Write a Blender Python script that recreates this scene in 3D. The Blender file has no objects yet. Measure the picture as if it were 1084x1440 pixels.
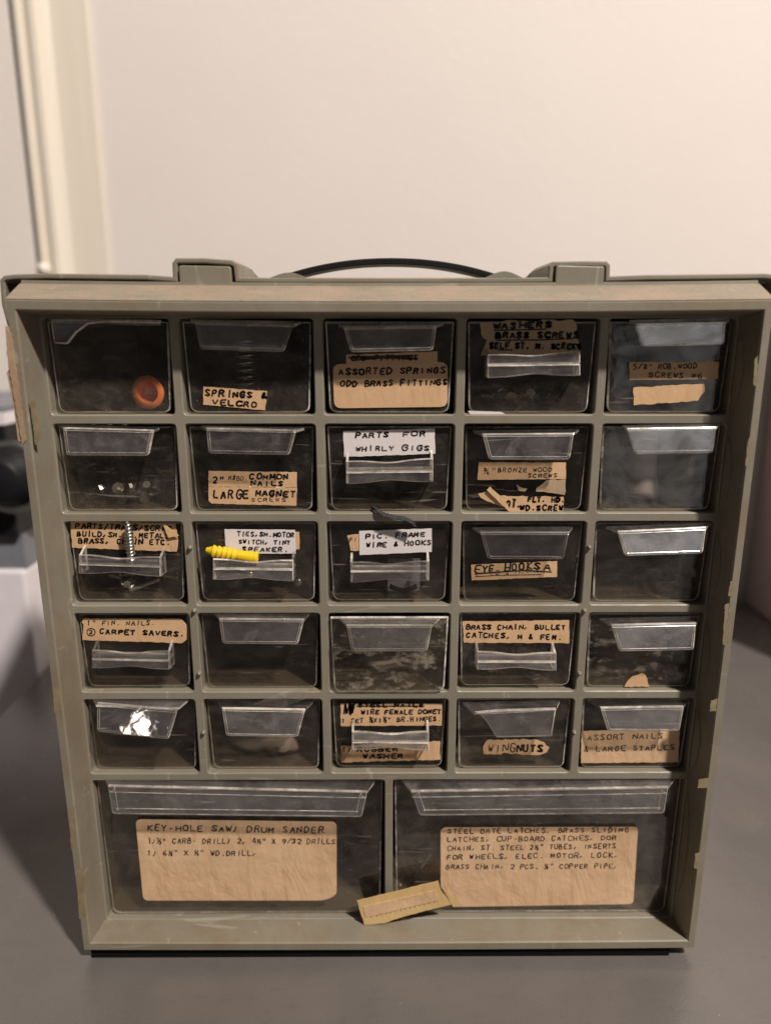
import bpy, math, random
from mathutils import Vector, Matrix
R = math.radians
rnd = random.Random(7)
sc = bpy.context.scene
C = sc.collection
# ------------------------------------------------------------------ camera
Z0 = 0.3115                      # height of the top of the drawer grid above the counter
TH, YAW, CX, CY, CZ, F = .2474, -.0045, -.0034, -.318, Z0-.0042, 1040.
cam_d = bpy.data.cameras.new('camera'); cam = bpy.data.objects.new('camera', cam_d); C.objects.link(cam)
cam.location = (CX, CY, CZ); cam.rotation_euler = (math.pi/2-TH, 0, YAW)
cam_d.sensor_fit = 'VERTICAL'; cam_d.sensor_height = 36; cam_d.lens = F/1440*36
cam_d.clip_start = .01; cam_d.clip_end = 50
cam_d.dof.use_dof = True; cam_d.dof.focus_distance = .335; cam_d.dof.aperture_fstop = 4.8
sc.camera = cam
def U(px, py, y):                # photograph pixel -> the point of the plane at depth y that it shows
    X = (px-542)/F; dn = (py-720)/F
    Y = math.cos(TH)-dn*math.sin(TH); z = -(math.sin(TH)+dn*math.cos(TH))
    x = X*math.cos(YAW)-Y*math.sin(YAW); yy = X*math.sin(YAW)+Y*math.cos(YAW)
    t = (y-CY)/yy
    return Vector((CX+t*x, y, CZ+t*z))
# ------------------------------------------------------------------ world, lamps, exposure
w = bpy.data.worlds.new('World'); sc.world = w; w.use_nodes = True
w.node_tree.nodes['Background'].inputs[0].default_value = (1, .90, .88, 1)
w.node_tree.nodes['Background'].inputs[1].default_value = .065
def area(name, loc, target, power, size, col):
    l = bpy.data.lights.new(name, 'AREA'); l.energy = power; l.size = size; l.shape = 'DISK'; l.color = col
    o = bpy.data.objects.new(name, l); C.objects.link(o); o.location = loc
    o.rotation_euler = (Vector(target)-Vector(loc)).to_track_quat('-Z', 'Y').to_euler()
    return o
area('ceiling_lamp', (1.22, -1.42, 2.62), (0, .1, .2), 128, .17, (1, .90, .815))
area('far_lamp', (-1.4, -2.5, .2), (0, .1, .2), .35, .055, (1, .88, .78))
wl = area('reflection_panel', (.66, -1.15, .12), (.1, 0, .2), .85, .42, (1, .98, .97)); wl.data.shape = 'RECTANGLE'; wl.data.size_y = .85  # added panel, put here to be reflected in the right column pulls
sc.view_settings.view_transform = 'Standard'; sc.view_settings.look = 'None'
sc.view_settings.exposure = .08; sc.view_settings.gamma = 1
sc.cycles.transparent_max_bounces = 32; sc.cycles.max_bounces = 8
sc.cycles.caustics_reflective = False; sc.cycles.caustics_refractive = False
# ------------------------------------------------------------------ materials
def lin(r, g, b):
    f = lambda c: (c/255/12.92) if c <= 10 else ((c/255+.055)/1.055)**2.4
    return (f(r), f(g), f(b), 1)
class NT:
    def __init__(s, name):
        s.m = bpy.data.materials.new(name); s.m.use_nodes = True
        s.t = s.m.node_tree; s.n = s.t.nodes; s.l = s.t.links
        s.b = s.n['Principled BSDF']; s.out = s.n['Material Output']
        s.co = s.n.new('ShaderNodeTexCoord').outputs['Object']
    def new(s, kind, **kw):
        n = s.n.new('ShaderNode'+kind)
        for k, v in kw.items(): setattr(n, k, v)
        return n
    def noise(s, scale, detail=4, rough=.6, vec=None, stretch=None, dist=0):
        n = s.new('TexNoise'); n.inputs['Scale'].default_value = scale; n.inputs['Detail'].default_value = detail
        n.inputs['Roughness'].default_value = rough; n.inputs['Distortion'].default_value = dist
        v = vec or s.co
        if stretch:
            mp = s.new('Mapping'); mp.inputs['Scale'].default_value = stretch; s.l.new(v, mp.inputs['Vector']); v = mp.outputs[0]
        s.l.new(v, n.inputs['Vector']); return n.outputs['Fac']
    def ramp(s, fac, stops):
        r = s.new('ValToRGB'); e = r.color_ramp.elements
        while len(e) < len(stops): e.new(.5)
        for el, (p, c) in zip(e, stops):
            el.position = p; el.color = c if len(c) == 4 else (*c, 1)
        s.l.new(fac, r.inputs[0]); return r.outputs[0]
    def val(s, fac, a, b, lo=0, hi=1):
        r = s.new('MapRange'); r.inputs[1].default_value = a; r.inputs[2].default_value = b
        r.inputs[3].default_value = lo; r.inputs[4].default_value = hi; s.l.new(fac, r.inputs[0]); return r.outputs[0]
    def mix(s, fac, a, b, mode='MIX'):
        r = s.new('Mix', data_type='RGBA', blend_type=mode)
        for i, v in ((0, fac), (6, a), (7, b)):
            if hasattr(v, 'links') or hasattr(v, 'is_linked'): s.l.new(v, r.inputs[i])
            else: r.inputs[i].default_value = v
        return r.outputs[2]
    def math(s, op, a, b=None):
        r = s.new('Math', operation=op)
        for i, v in ((0, a), (1, b)):
            if v is None: continue
            if hasattr(v, 'is_linked'): s.l.new(v, r.inputs[i])
            else: r.inputs[i].default_value = v
        return r.outputs[0]
    def bump(s, h, dist, strength=1):
        r = s.new('Bump'); r.inputs['Distance'].default_value = dist; r.inputs['Strength'].default_value = strength
        s.l.new(h, r.inputs['Height']); s.l.new(r.outputs[0], s.b.inputs['Normal']); return r.outputs[0]
    def set(s, k, v):
        if hasattr(v, 'is_linked'): s.l.new(v, s.b.inputs[k])
        else: s.b.inputs[k].default_value = v
M = {}
def simple(name, col, rough=.5, metal=0, spec=.5, bump=None, var=.12, vs=60):
    n = NT(name); a = tuple(c*(1-var) for c in col[:3])+(1,); b = tuple(min(1, c*(1+var)) for c in col[:3])+(1,)
    n.set('Base Color', n.ramp(n.noise(vs), [(.3, a), (.7, b)])); n.set('Roughness', rough); n.set('Metallic', metal)
    n.set('Specular IOR Level', spec)
    if bump: n.bump(n.noise(bump[0], 3), bump[1])
    M[name] = n.m; return n.m
def frame_mat(name, dusty, g0=.50):
    n = NT(name)
    base = n.ramp(n.noise(14, 5), [(.3, (.205, .187, .142, 1)), (.7, (.262, .240, .186, 1))])
    grime = n.val(n.noise(30, 8, .75, stretch=(1, 1, .6), dist=.4), g0, g0+.18)
    scr = n.val(n.noise(140, 3, .5, stretch=(.12, 1, 1), dist=1.2), .68, .71)
    scr2 = n.val(n.noise(150, 3, .5, stretch=(1, 1, .12), dist=1.2), .68, .71)
    c = n.mix(n.math('MULTIPLY', grime, .5), base, (.195, .14, .085, 1))
    c = n.mix(n.math('MULTIPLY', n.math('MAXIMUM', scr, scr2), .35), c, (.42, .39, .32, 1))
    speck = n.val(n.noise(900, 2), .70, .76)
    c = n.mix(n.math('MULTIPLY', speck, .35), c, (.10, .07, .05, 1))
    if dusty:
        d = n.val(n.noise(60, 6, .75, stretch=(.5, 2, 2)), .40, .62, .05, .85)
        c = n.mix(d, c, (.33, .245, .18, 1))
        c = n.mix(n.math('MULTIPLY', n.val(n.noise(520, 5, .75), .60, .68), .7), c, (.13, .08, .055, 1))
        c = n.mix(n.math('MULTIPLY', n.val(n.noise(1500, 3), .68, .72), .7), c, (.6, .5, .4, 1))
    n.set('Base Color', c); n.set('Roughness', .62 if dusty else n.val(n.noise(90), .3, .7, .38, .58))
    n.bump(n.math('ADD', n.math('MULTIPLY', n.noise(900, 2), .35), n.noise(25, 3)), .00035 if dusty else .00018)
    M[name] = n.m
frame_mat('grey_plastic', False); frame_mat('rim_plastic', False, .43); frame_mat('dusty_plastic', True)
def clear(name, tint, haze, hazecol, seed=0, resid=0, gl=1.0, rough=.045, edge=False):
    n = NT(name); n.n.remove(n.b)
    oi = n.new('ObjectInfo'); ad = n.new('VectorMath', operation='ADD'); n.l.new(n.co, ad.inputs[0])
    sm = n.new('VectorMath', operation='SCALE'); cb = n.new('CombineXYZ')
    for i in range(3): n.l.new(oi.outputs['Random'], cb.inputs[i])
    n.l.new(cb.outputs[0], sm.inputs[0]); sm.inputs['Scale'].default_value = 9.7 + seed
    n.l.new(sm.outputs[0], ad.inputs[1]); v = ad.outputs[0]
    tr = n.new('BsdfTransparent'); tr.inputs[0].default_value = tint
    g = n.new('BsdfGlossy'); g.inputs['Roughness'].default_value = rough
    g.inputs['Color'].default_value = (1, 1, 1, 1)
    fr = n.new('Fresnel'); fr.inputs[0].default_value = 1.56
    d = n.new('BsdfDiffuse'); d.inputs[0].default_value = hazecol
    m1 = n.new('MixShader'); m2 = n.new('MixShader')
    big = n.val(n.noise(32, 6, .7, v, dist=.5), .42, .72, 0, 1)
    smear = n.val(n.noise(60, 7, .72, v, stretch=(1, 1, 1.7), dist=1.2), .50, .68, 0, 1)
    dots = n.val(n.noise(1500, 2, .5, v), .715, .75, 0, 1)
    scr = n.val(n.noise(260, 2, .5, v, stretch=(.08, 1, 1.4), dist=1.5), .70, .73, 0, .5)
    per = n.val(oi.outputs['Random'], 0, 1, .35, 1.8)
    dirt = n.val(n.noise(38, 7, .7, v, stretch=(1, 1, 1.5), dist=1.0), .40, .62, 1.0, .25)
    h = n.math('MULTIPLY', n.math('ADD', n.math('ADD', n.math('MULTIPLY', big, haze*.9), n.math('MULTIPLY', smear, haze*.9)), haze*.30), per)
    h = n.math('ADD', h, n.math('MULTIPLY', n.math('ADD', dots, scr), .0 if edge else .42))
    if resid:
        rr = n.val(n.noise(75, 7, .72, v, stretch=(1, 1, 1.8)), .54, .60, 0, resid)
        h = n.math('ADD', h, n.math('MULTIPLY', rr, n.val(n.noise(600, 3, .6, v), .3, .6)))
    n.l.new(n.math('MINIMUM', h, .95), m1.inputs[0]); n.l.new(tr.outputs[0], m1.inputs[1]); n.l.new(d.outputs[0], m1.inputs[2])
    n.l.new(n.math('MINIMUM', n.math('MULTIPLY', n.math('MULTIPLY', fr.outputs[0], dirt), gl), .20), m2.inputs[0]); n.l.new(m1.outputs[0], m2.inputs[1]); n.l.new(g.outputs[0], m2.inputs[2])
    b = n.new('Bump'); b.inputs['Distance'].default_value = .00022; b.inputs['Strength'].default_value = .6
    n.l.new(n.noise(65, 3, .5, v), b.inputs['Height']); n.l.new(b.outputs[0], g.inputs['Normal'])
    n.l.new(m2.outputs[0], n.out.inputs['Surface']); M[name] = n.m
clear('clear_front', (.88, .86, .84, 1), .036, (.55, .48, .40, 1), gl=.7)
clear('residue_front', (.86, .84, .82, 1), .04, (.46, .40, .31, 1), 3, .36, gl=.6)
clear('clear_tray', (.84, .81, .78, 1), .015, (.45, .40, .35, 1), 5, gl=.6)
clear('clear_pull', (.96, .955, .95, 1), .085, (.56, .52, .52, 1), 8, gl=2.4)
clear('bright_edge', (.80, .78, .75, 1), .58, (.80, .74, .66, 1), 11, gl=1.5, rough=.15, edge=True)  # whitish rims: the light gathered in clear plastic edges is painted in
clear('film', (.93, .92, .9, 1), .10, (.75, .7, .62, 1), 14, rough=.12)
def paper(name, a, b, wr=.0010):
    n = NT(name)
    c = n.ramp(n.noise(34, 6, .62), [(.28, a), (.72, b)])
    c = n.mix(n.math('MULTIPLY', n.val(n.noise(120, 5, .7), .60, .78), .35), c, tuple(x*.6 for x in a[:3])+(1,))
    n.set('Base Color', c); n.set('Roughness', .72); n.set('Specular IOR Level', .3)
    wv = n.noise(62, 4, .55, stretch=(1.15, 1, .6), dist=.35)
    n.bump(n.math('ADD', wv, n.math('MULTIPLY', n.noise(900, 2), .03)), wr)
    M[name] = n.m
paper('tan_paper', (.56, .350, .190, 1), (.68, .455, .265, 1))
paper('aged_paper', (.58, .375, .215, 1), (.72, .50, .315, 1), .0020)
paper('torn_paper', (.36, .26, .16, 1), (.50, .37, .24, 1), .0016)
paper('white_paper', (.66, .61, .60, 1), (.76, .71, .70, 1), .0004)
paper('yellow_tape', (.58, .39, .16, 1), (.70, .51, .25, 1), .0012)
paper('brown_tape', (.30, .215, .135, 1), (.44, .31, .20, 1), .0012)
simple('marker_ink', (.012, .009, .009), .6, var=.3, vs=400)
simple('pencil_ink', (.10, .065, .04), .7, var=.3, vs=500)
simple('pen_ink', (.035, .022, .022), .6, var=.4, vs=500)
for nm, lo_, hi_ in (('marker_ink', .30, .42), ('pencil_ink', .40, .62), ('pen_ink', .36, .54)):
    m_ = M[nm]; nt = m_.node_tree; no = nt.nodes.new('ShaderNodeTexNoise'); no.inputs['Scale'].default_value = 520; no.inputs['Detail'].default_value = 4
    mr = nt.nodes.new('ShaderNodeMapRange'); mr.inputs[1].default_value = lo_; mr.inputs[2].default_value = hi_; mr.inputs[3].default_value = .5
    nt.links.new(nt.nodes['Texture Coordinate'].outputs['Object'], no.inputs['Vector']); nt.links.new(no.outputs['Fac'], mr.inputs[0])
    nt.links.new(mr.outputs[0], nt.nodes['Principled BSDF'].inputs['Alpha'])
simple('orange_plastic', (.95, .27, .07), .35, var=.04)
simple('yellow_plastic', (.80, .55, .015), .36, var=.10)
simple('red_plastic', (.22, .012, .01), .4)
simple('black_rubber', (.006, .006, .006), .85, spec=.1)
simple('black_strap', (.006, .006, .0065), .5, spec=.3, bump=(300, .0001))
simple('black_plastic', (.010, .010, .012), .45, spec=.25)
simple('steel', (.55, .56, .52), .32, 1, var=.25, vs=300)
simple('dark_steel', (.14, .14, .15), .4, 1, var=.3, vs=300)
simple('pale_plastic', (.26, .22, .17), .6)
simple('white_plastic', (.84, .80, .84), .4, var=.03)
simple('bluish_grey', (.20, .21, .24), .5)
simple('cord_black', (.03, .03, .03), .7, var=.5, vs=900)
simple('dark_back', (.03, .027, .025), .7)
simple('glue_yellow', (.245, .195, .115), .35, var=.25, vs=200)
simple('enamel_white', (.80, .76, .66), .4, var=.02)
simple('crumb', (.75, .68, .58), .7)
simple('floor_brown', (.16, .12, .09), .6)
def wall_mat():
    n = NT('wall_paint')
    n.set('Base Color', n.ramp(n.noise(3, 3), [(.3, (.79, .735, .685, 1)), (.7, (.82, .765, .715, 1))])); n.set('Roughness', .7)
    n.bump(n.math('ADD', n.noise(160, 4), n.math('MULTIPLY', n.noise(12, 3), .8)), .00035); M['wall_paint'] = n.m
wall_mat()
def casing_mat():
    n = NT('casing_paint')
    n.set('Base Color', n.ramp(n.noise(30, 3, stretch=(4, 4, .1)), [(.35, (.80, .725, .61, 1)), (.65, (.83, .765, .665, 1))])); n.set('Roughness', .4)
    M['casing_paint'] = n.m
casing_mat()
def counter_mat():
    n = NT('counter')
    c = n.ramp(n.noise(9, 6, .6), [(.3, (.112, .103, .097, 1)), (.7, (.148, .136, .128, 1))])
    c = n.mix(n.math('MULTIPLY', n.val(n.noise(1300, 2), .66, .72), .30), c, (.32, .29, .27, 1))
    c = n.mix(n.math('MULTIPLY', n.val(n.noise(60, 5, .7, stretch=(1, 3, 1)), .58, .72), .3), c, (.085, .072, .062, 1))
    n.set('Base Color', c); n.set('Roughness', n.val(n.noise(25, 4), .3, .7, .19, .31)); n.set('Specular IOR Level', .6)
    n.bump(n.math('ADD', n.noise(700, 2), n.math('MULTIPLY', n.noise(50, 4), .6)), .00011); M['counter'] = n.m
counter_mat()
# ------------------------------------------------------------------ mesh helpers
def meta(o, label=None, cat=None, group=None, kind=None):
    for k, v in (('label', label), ('category', cat), ('group', group), ('kind', kind)):
        if v: o[k] = v
    return o
def empty(name, loc, label, cat, group=None):
    o = bpy.data.objects.new(name, None); C.objects.link(o); o.location = loc; o.empty_display_size = .01
    return meta(o, label, cat, group)
class MB:
    def __init__(s): s.v = []; s.f = []; s.m = []
    def add(s, vs, fs, mi=0):
        k = len(s.v); s.v += [Vector(p) for p in vs]; s.f += [tuple(i+k for i in f) for f in fs]; s.m += [mi]*len(fs); return s
    def box(s, x0, x1, y0, y1, z0, z1, mi=0):
        return s.add([(x, y, z) for x in (x0, x1) for y in (y0, y1) for z in (z0, z1)],
                     [(0, 1, 3, 2), (4, 6, 7, 5), (0, 4, 5, 1), (2, 3, 7, 6), (0, 2, 6, 4), (1, 5, 7, 3)], mi)
    def prism(s, poly, y0, y1, mi=0, chamfer=0, edge_mi=None):   # poly of (x, z); y0 is the front
        em = mi if edge_mi is None else edge_mi
        n = len(poly)
        ar = sum(poly[i][0]*poly[(i+1) % n][1]-poly[(i+1) % n][0]*poly[i][1] for i in range(n))
        if ar < 0: poly = poly[::-1]
        rings = []
        if chamfer: rings.append([(p[0], y0, p[1]) for p in inset(poly, chamfer)]); rings.append([(p[0], y0+chamfer*.6, p[1]) for p in poly])
        else: rings.append([(p[0], y0, p[1]) for p in poly])
        rings.append([(p[0], y1, p[1]) for p in poly])
        k = len(rings)
        vs = [p for r in rings for p in r]
        s.add(vs, [tuple(range(n))], mi)
        b = len(s.v)-len(vs)
        for r in range(k-1):
            for i in range(n):
                j = (i+1) % n
                s.f.append((b+r*n+i, b+(r+1)*n+i, b+(r+1)*n+j, b+r*n+j)); s.m.append(em)
        s.f.append(tuple(b+(k-1)*n+i for i in reversed(range(n)))); s.m.append(mi)
        return s
    def tube(s, pts, r, seg=8, mi=0, caps=True):
        pts = [Vector(p) for p in pts]; rs = r if isinstance(r, (list, tuple)) else [r]*len(pts)
        vs = []; up = None
        for i, p in enumerate(pts):
            t = (pts[min(i+1, len(pts)-1)]-pts[max(i-1, 0)]).normalized()
            if up is None: up = t.orthogonal().normalized()
            up = (up-t*up.dot(t)).normalized(); w_ = t.cross(up)
            vs += [p+(up*math.cos(a)+w_*math.sin(a))*rs[i] for a in [2*math.pi*k/seg for k in range(seg)]]
        fs = [(i*seg+k, i*seg+(k+1) % seg, (i+1)*seg+(k+1) % seg, (i+1)*seg+k) for i in range(len(pts)-1) for k in range(seg)]
        if caps: fs += [tuple(reversed(range(seg))), tuple((len(pts)-1)*seg+k for k in range(seg))]
        return s.add(vs, fs, mi)
    def lathe(s, prof, origin, axis, seg=20, mi=0):              # prof: (distance along axis, radius)
        a = Vector(axis).normalized(); u = a.orthogonal().normalized(); w_ = a.cross(u); o = Vector(origin)
        vs = [o+a*d+(u*math.cos(t)+w_*math.sin(t))*r for d, r in prof for t in [2*math.pi*k/seg for k in range(seg)]]
        fs = [(i*seg+k, i*seg+(k+1) % seg, (i+1)*seg+(k+1) % seg, (i+1)*seg+k) for i in range(len(prof)-1) for k in range(seg)]
        return s.add(vs, fs, mi)
    def build(s, name, mats, parent=None, smooth=False, bevel=0, kind=None, seg=2):
        me = bpy.data.meshes.new(name); o = bpy.data.objects.new(name, me)
        off = parent_world(parent) if parent else Vector((0, 0, 0))
        me.from_pydata([tuple(p-off) for p in s.v], [], s.f)
        for m in (mats if isinstance(mats, (list, tuple)) else [mats]): me.materials.append(M[m])
        for p, mi in zip(me.polygons, s.m): p.material_index = mi; p.use_smooth = smooth
        import bmesh
        bm = bmesh.new(); bm.from_mesh(me); bmesh.ops.recalc_face_normals(bm, faces=bm.faces); bm.to_mesh(me); bm.free()
        me.update(); C.objects.link(o)
        if parent: o.parent = parent
        if bevel:
            b = o.modifiers.new('bevel', 'BEVEL'); b.width = bevel; b.segments = seg; b.limit_method = 'ANGLE'; b.angle_limit = R(35)
        if kind: o['kind'] = kind
        return o
def parent_world(p):
    v = Vector((0, 0, 0))
    while p: v += p.location; p = p.parent
    return v
def inset(poly, d):                                              # ccw polygon of (x, z) shrunk by d
    n = len(poly); out = []
    for i in range(n):
        p0, p1, p2 = Vector(poly[i-1]), Vector(poly[i]), Vector(poly[(i+1) % n])
        a = (p1-p0); b = (p2-p1)
        if a.length < 1e-9 or b.length < 1e-9: out.append(tuple(p1)); continue
        a.normalize(); b.normalize(); na = Vector((-a.y, a.x)); nb = Vector((-b.y, b.x)); m = na+nb
        if m.length < .2: m = na
        m.normalize(); q = p1+m*(d/max(.35, m.dot(na))); out.append((q.x, q.y))
    return out
def rounded(poly, r, seg=4):                                     # poly of (x, z); r number or list
    n = len(poly); out = []
    rs = r if isinstance(r, (list, tuple)) else [r]*n
    for i in range(n):
        p0, p1, p2 = Vector(poly[i-1]), Vector(poly[i]), Vector(poly[(i+1) % n])
        if rs[i] <= 0: out.append(tuple(p1)); continue
        a = (p0-p1); b = (p2-p1); d = min(rs[i], a.length*.45, b.length*.45); a = p1+a.normalized()*d; b = p1+b.normalized()*d
        for k in range(seg+1):
            t = k/seg; q = a*(1-t)**2+p1*2*t*(1-t)+b*t*t; out.append((q.x, q.y))
    return out
def rough_poly(poly, step, amp, rg):                             # torn or hand-cut paper edge
    out = []
    n = len(poly)
    for i in range(n):
        a, b = Vector(poly[i]), Vector(poly[(i+1) % n]); L = (b-a).length; k = max(1, int(L/step))
        nn = Vector((-(b-a).y, (b-a).x)).normalized()
        for j in range(k):
            q = a+(b-a)*(j/k)+nn*(rg.uniform(-amp, amp) if j else 0); out.append((q.x, q.y))
    return out
# ------------------------------------------------------------------ handwriting
GL = {'A': '00 26 40|12 32', 'B': '00 06 26 35 34 23 03|23 33 42 41 30 00', 'C': '45 36 16 04 02 10 30 41', 'D': '00 06 26 44 42 20 00',
 'E': '46 06 00 40|03 33', 'F': '46 06 00|03 33', 'G': '45 36 16 04 02 10 30 42|43 23', 'H': '06 00|46 40|03 43', 'I': '26 20', 'J': '46 41 20 01',
 'K': '06 00|46 03 40', 'L': '06 00 40', 'M': '00 06 21 46 40', 'N': '00 06 40 46', 'O': '26 05 01 20 41 45 26', 'P': '00 06 36 45 33 03',
 'Q': '26 05 01 20 41 45 26|22 40', 'R': '00 06 36 45 33 03|23 40', 'S': '45 26 05 14 32 41 20 01', 'T': '06 46|26 20', 'U': '06 01 20 41 46',
 'V': '06 20 46', 'W': '06 10 25 30 46', 'X': '06 40|46 00', 'Y': '06 23 46|23 20', 'Z': '06 46 00 40', '0': '26 05 01 20 41 45 26',
 '1': '15 26 20', '2': '05 26 45 43 00 40', '3': '05 26 45 23 42 20 01', '4': '26 02 42|36 30', '5': '46 06 04 34 42 20 00', '6': '36 04 01 20 41 33 02',
 '7': '06 46 10', '8': '26 05 14 32 41 20 01 12 34 45 26', '9': '43 13 05 26 45 44 20', '.': '20 21', ',': '22 00', ';': '23 25|22 00', ':': '24 25|20 21',
 "'": '16 14', '"': '16 14|36 34', '-': '13 33', '/': '00 46', '&': '40 15 26 35 02 10 42', '#': '11 15|31 35|02 42|04 44', ')': '16 33 10', '=': '02 42|04 44'}
FR = {'½': ('1', '2'), '¼': ('1', '4'), '⅛': ('1', '8'), '⅞': ('7', '8'), '¾': ('3', '4'), '⅝': ('5', '8')}
def chaikin(p, k=1):
    for _ in range(k):
        if len(p) < 3: return p
        q = [p[0]]
        for a, b in zip(p, p[1:]):
            q += [(a[0]*.78+b[0]*.22, a[1]*.78+b[1]*.22), (a[0]*.22+b[0]*.78, a[1]*.22+b[1]*.78)]
        q.append(p[-1]); p = q
    return p
class Ink:
    def __init__(s, y): s.mb = MB(); s.y = y; s.n = 0
    def stroke(s, pts, wpx):                                     # pts in photograph pixels, laid on the label's plane
        P = [U(px, py, s.y) for px, py in pts]; h = wpx*.00038/2
        s.n += 1; dy = -.000004*(s.n % 5)
        for a, b in zip(P, P[1:]):
            d = b-a
            if d.length < 1e-7: continue
            d.normalize(); nn = Vector((-d.z, 0, d.x))*h; e = d*h*.5
            s.mb.add([a-e+nn+Vector((0, dy, 0)), a-e-nn+Vector((0, dy, 0)), b+e-nn+Vector((0, dy, 0)), b+e+nn+Vector((0, dy, 0))], [(0, 1, 2, 3)])
    def text(s, t, x0, y0, x1, y1, h, wpx=1.5, slant=.08, jit=.35, seed=1, cw=None):
        rg = random.Random(seed*31+len(t)); n = len(t); adv = (x1-x0)/n
        for i, ch in enumerate(t):
            if ch == ' ': continue
            fx = x0+adv*i+rg.uniform(-.06, .06)*adv; fy = y0+(y1-y0)*i/n+rg.uniform(-.05, .05)*h
            wd = adv*(cw or .64)*rg.uniform(.82, 1.12); hh = h*.86*rg.uniform(.85, 1.12)
            parts = [(ch, 0, 0, 1)]
            if ch in FR: parts = [(FR[ch][0], -.12, .5, .55), ('/', .0, 0, 1), (FR[ch][1], .60, -.12, .55)]
            sl = slant+rg.uniform(-.06, .06)
            for g, ox, oy, k in parts:
                for st in GL.get(g, '').split('|'):
                    if not st: continue
                    pts = []
                    for q in st.split():
                        gx, gz = int(q[0])/4*k+ox, int(q[1])/6*k+oy
                        gx += rg.uniform(-1, 1)*.05*jit*2; gz += rg.uniform(-1, 1)*.05*jit*2
                        pts.append((fx+gx*wd+gz*hh*sl, fy-gz*hh))
                    s.stroke(chaikin(pts), wpx*rg.uniform(.85, 1.15))
    def scribble(s, x0, y0, x1, y1, n, wpx, seed=3):
        rg = random.Random(seed); pts = []
        for i in range(n): pts.append((x0+(x1-x0)*i/n+rg.uniform(-2, 2), (y0 if i % 2 else y1)+rg.uniform(-1.5, 1.5)))
        s.stroke(pts, wpx)
    def build(s, parent, mat): return s.mb.build('handwriting', mat, parent)
# ------------------------------------------------------------------ the setting
def slab(name, x0, x1, y0, y1, z0, z1, mat, bevel=0):
    return meta(MB().box(x0, x1, y0, y1, z0, z1).build(name, mat, bevel=bevel), kind='structure')
WY = .478
slab('counter', -.3125, 1.6, -.9, WY-.002, -.035, 0, 'counter', .002)
slab('wall', -2.2, 2.2, WY, WY+.1, -.9, 2.6, 'wall_paint')
slab('floor', -2.2, 2.2, -2.2, WY, -.95, -.9, 'floor_brown')
# door casing on the wall
t = empty('door_casing', (-.31, WY, -.9), 'cream painted moulded trim running up the wall at the left', 'door casing')
xa, xb = U(6, 0, WY-.015).x, U(118, 0, WY-.015).x
prof = [(0, 0), (.07, .009), (.12, .010), (.15, .007), (.22, .007), (.27, .012), (.34, .012), (.42, .006), (.5, .003), (.96, .0025), (1, .0015), (1, 0)]
mb = MB(); vs = []
for z in (-.9, 2.6): vs += [(xa+(xb-xa)*u, WY-.001-d, z) for u, d in prof]
k = len(prof); mb.add(vs, [(i, i+1, k+i+1, k+i) for i in range(k-1)]+[tuple(range(k)), tuple(range(k, 2*k))]); mb.build('moulding', 'casing_paint', t)
p = U(62, 379, WY-.03); MB().lathe([(0, 0), (0, .005), (.006, .0075), (.012, .006), (.014, 0)], (p.x, WY-.022, p.z), (0, -1, 0), 16).build('paint_blob', 'casing_paint', t, smooth=True)
# kitchen appliance beside the counter
t = empty('kitchen_range', (-.53, .4, -.9), 'white appliance with black panel and round knob, left of the counter', 'appliance')
YA = .30
zt, z1_, z2_, z3_, z4_ = [U(5, q, YA).z for q in (572, 580, 597, 753, 802)]
MB().box(-.78, -.317, YA, WY-.03, -.9, z4_).build('body', 'white_plastic', t, bevel=.003)
MB().box(-.78, -.317, YA+.004, WY-.03, z4_, z3_).build('ledge', 'bluish_grey', t)
MB().box(-.78, -.317, YA-.004, WY-.03, z3_, z2_).build('control_panel', 'black_plastic', t, bevel=.002)
MB().box(-.78, -.317, YA-.002, WY-.03, z2_, z1_).build('trim_strip', 'white_plastic', t)
MB().box(-.78, -.317, YA, WY-.03, z1_, zt).build('top_edge', 'bluish_grey', t)
p = U(4, 676, YA-.02)
kn = MB().lathe([(0, .026), (.010, .025), (.012, .021), (.022, .019), (.024, .016), (.024, 0)], (p.x, YA-.004, p.z), (0, -1, 0), 32).build('knob', 'black_plastic', t, smooth=True)
MB().lathe([(0, .031), (.003, .031), (.003, .0262), (0, .0262)], (p.x, YA-.0042, p.z), (0, -1, 0), 32).build('knob_ring', 'steel', kn)
# added box on the right, its mauve stands in for shade on the wall
zt = U(1070, 432, .43).z
t = empty('shade_box', (.55, .45, 0), 'dull mauve box standing on the counter by the wall behind the cabinet, right side', 'box')
simple('mauve_shade', (.33, .255, .245), .6, var=.06, vs=8)
MB().box(.408, .80, .24, WY-.004, .0005, zt).build('box_body', 'mauve_shade', t, bevel=.004)
MB().box(.406, .802, .238, WY-.003, zt, zt+.004).build('box_lid', 'mauve_shade', t, bevel=.001)
# crumbs on the counter
mb = MB()
for i in range(46):
    x, y = rnd.uniform(-.25, .35), rnd.uniform(-.13, -.02) if i < 26 else rnd.uniform(0, .25)
    if abs(x) < .16 and y > -.03: x += .3*(1 if x > 0 else -1)
    r = rnd.uniform(.0002, .0006)
    mb.add([(x-r, y, 0), (x+r, y-r*.3, 0), (x, y+r, 0), (x, y, r*1.2)], [(0, 1, 2), (0, 1, 3), (1, 2, 3), (2, 0, 3)])
meta(mb.build('crumbs', 'crumb'), 'pale crumbs and dust specks scattered over the grey counter', 'crumbs', kind='stuff')
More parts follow.
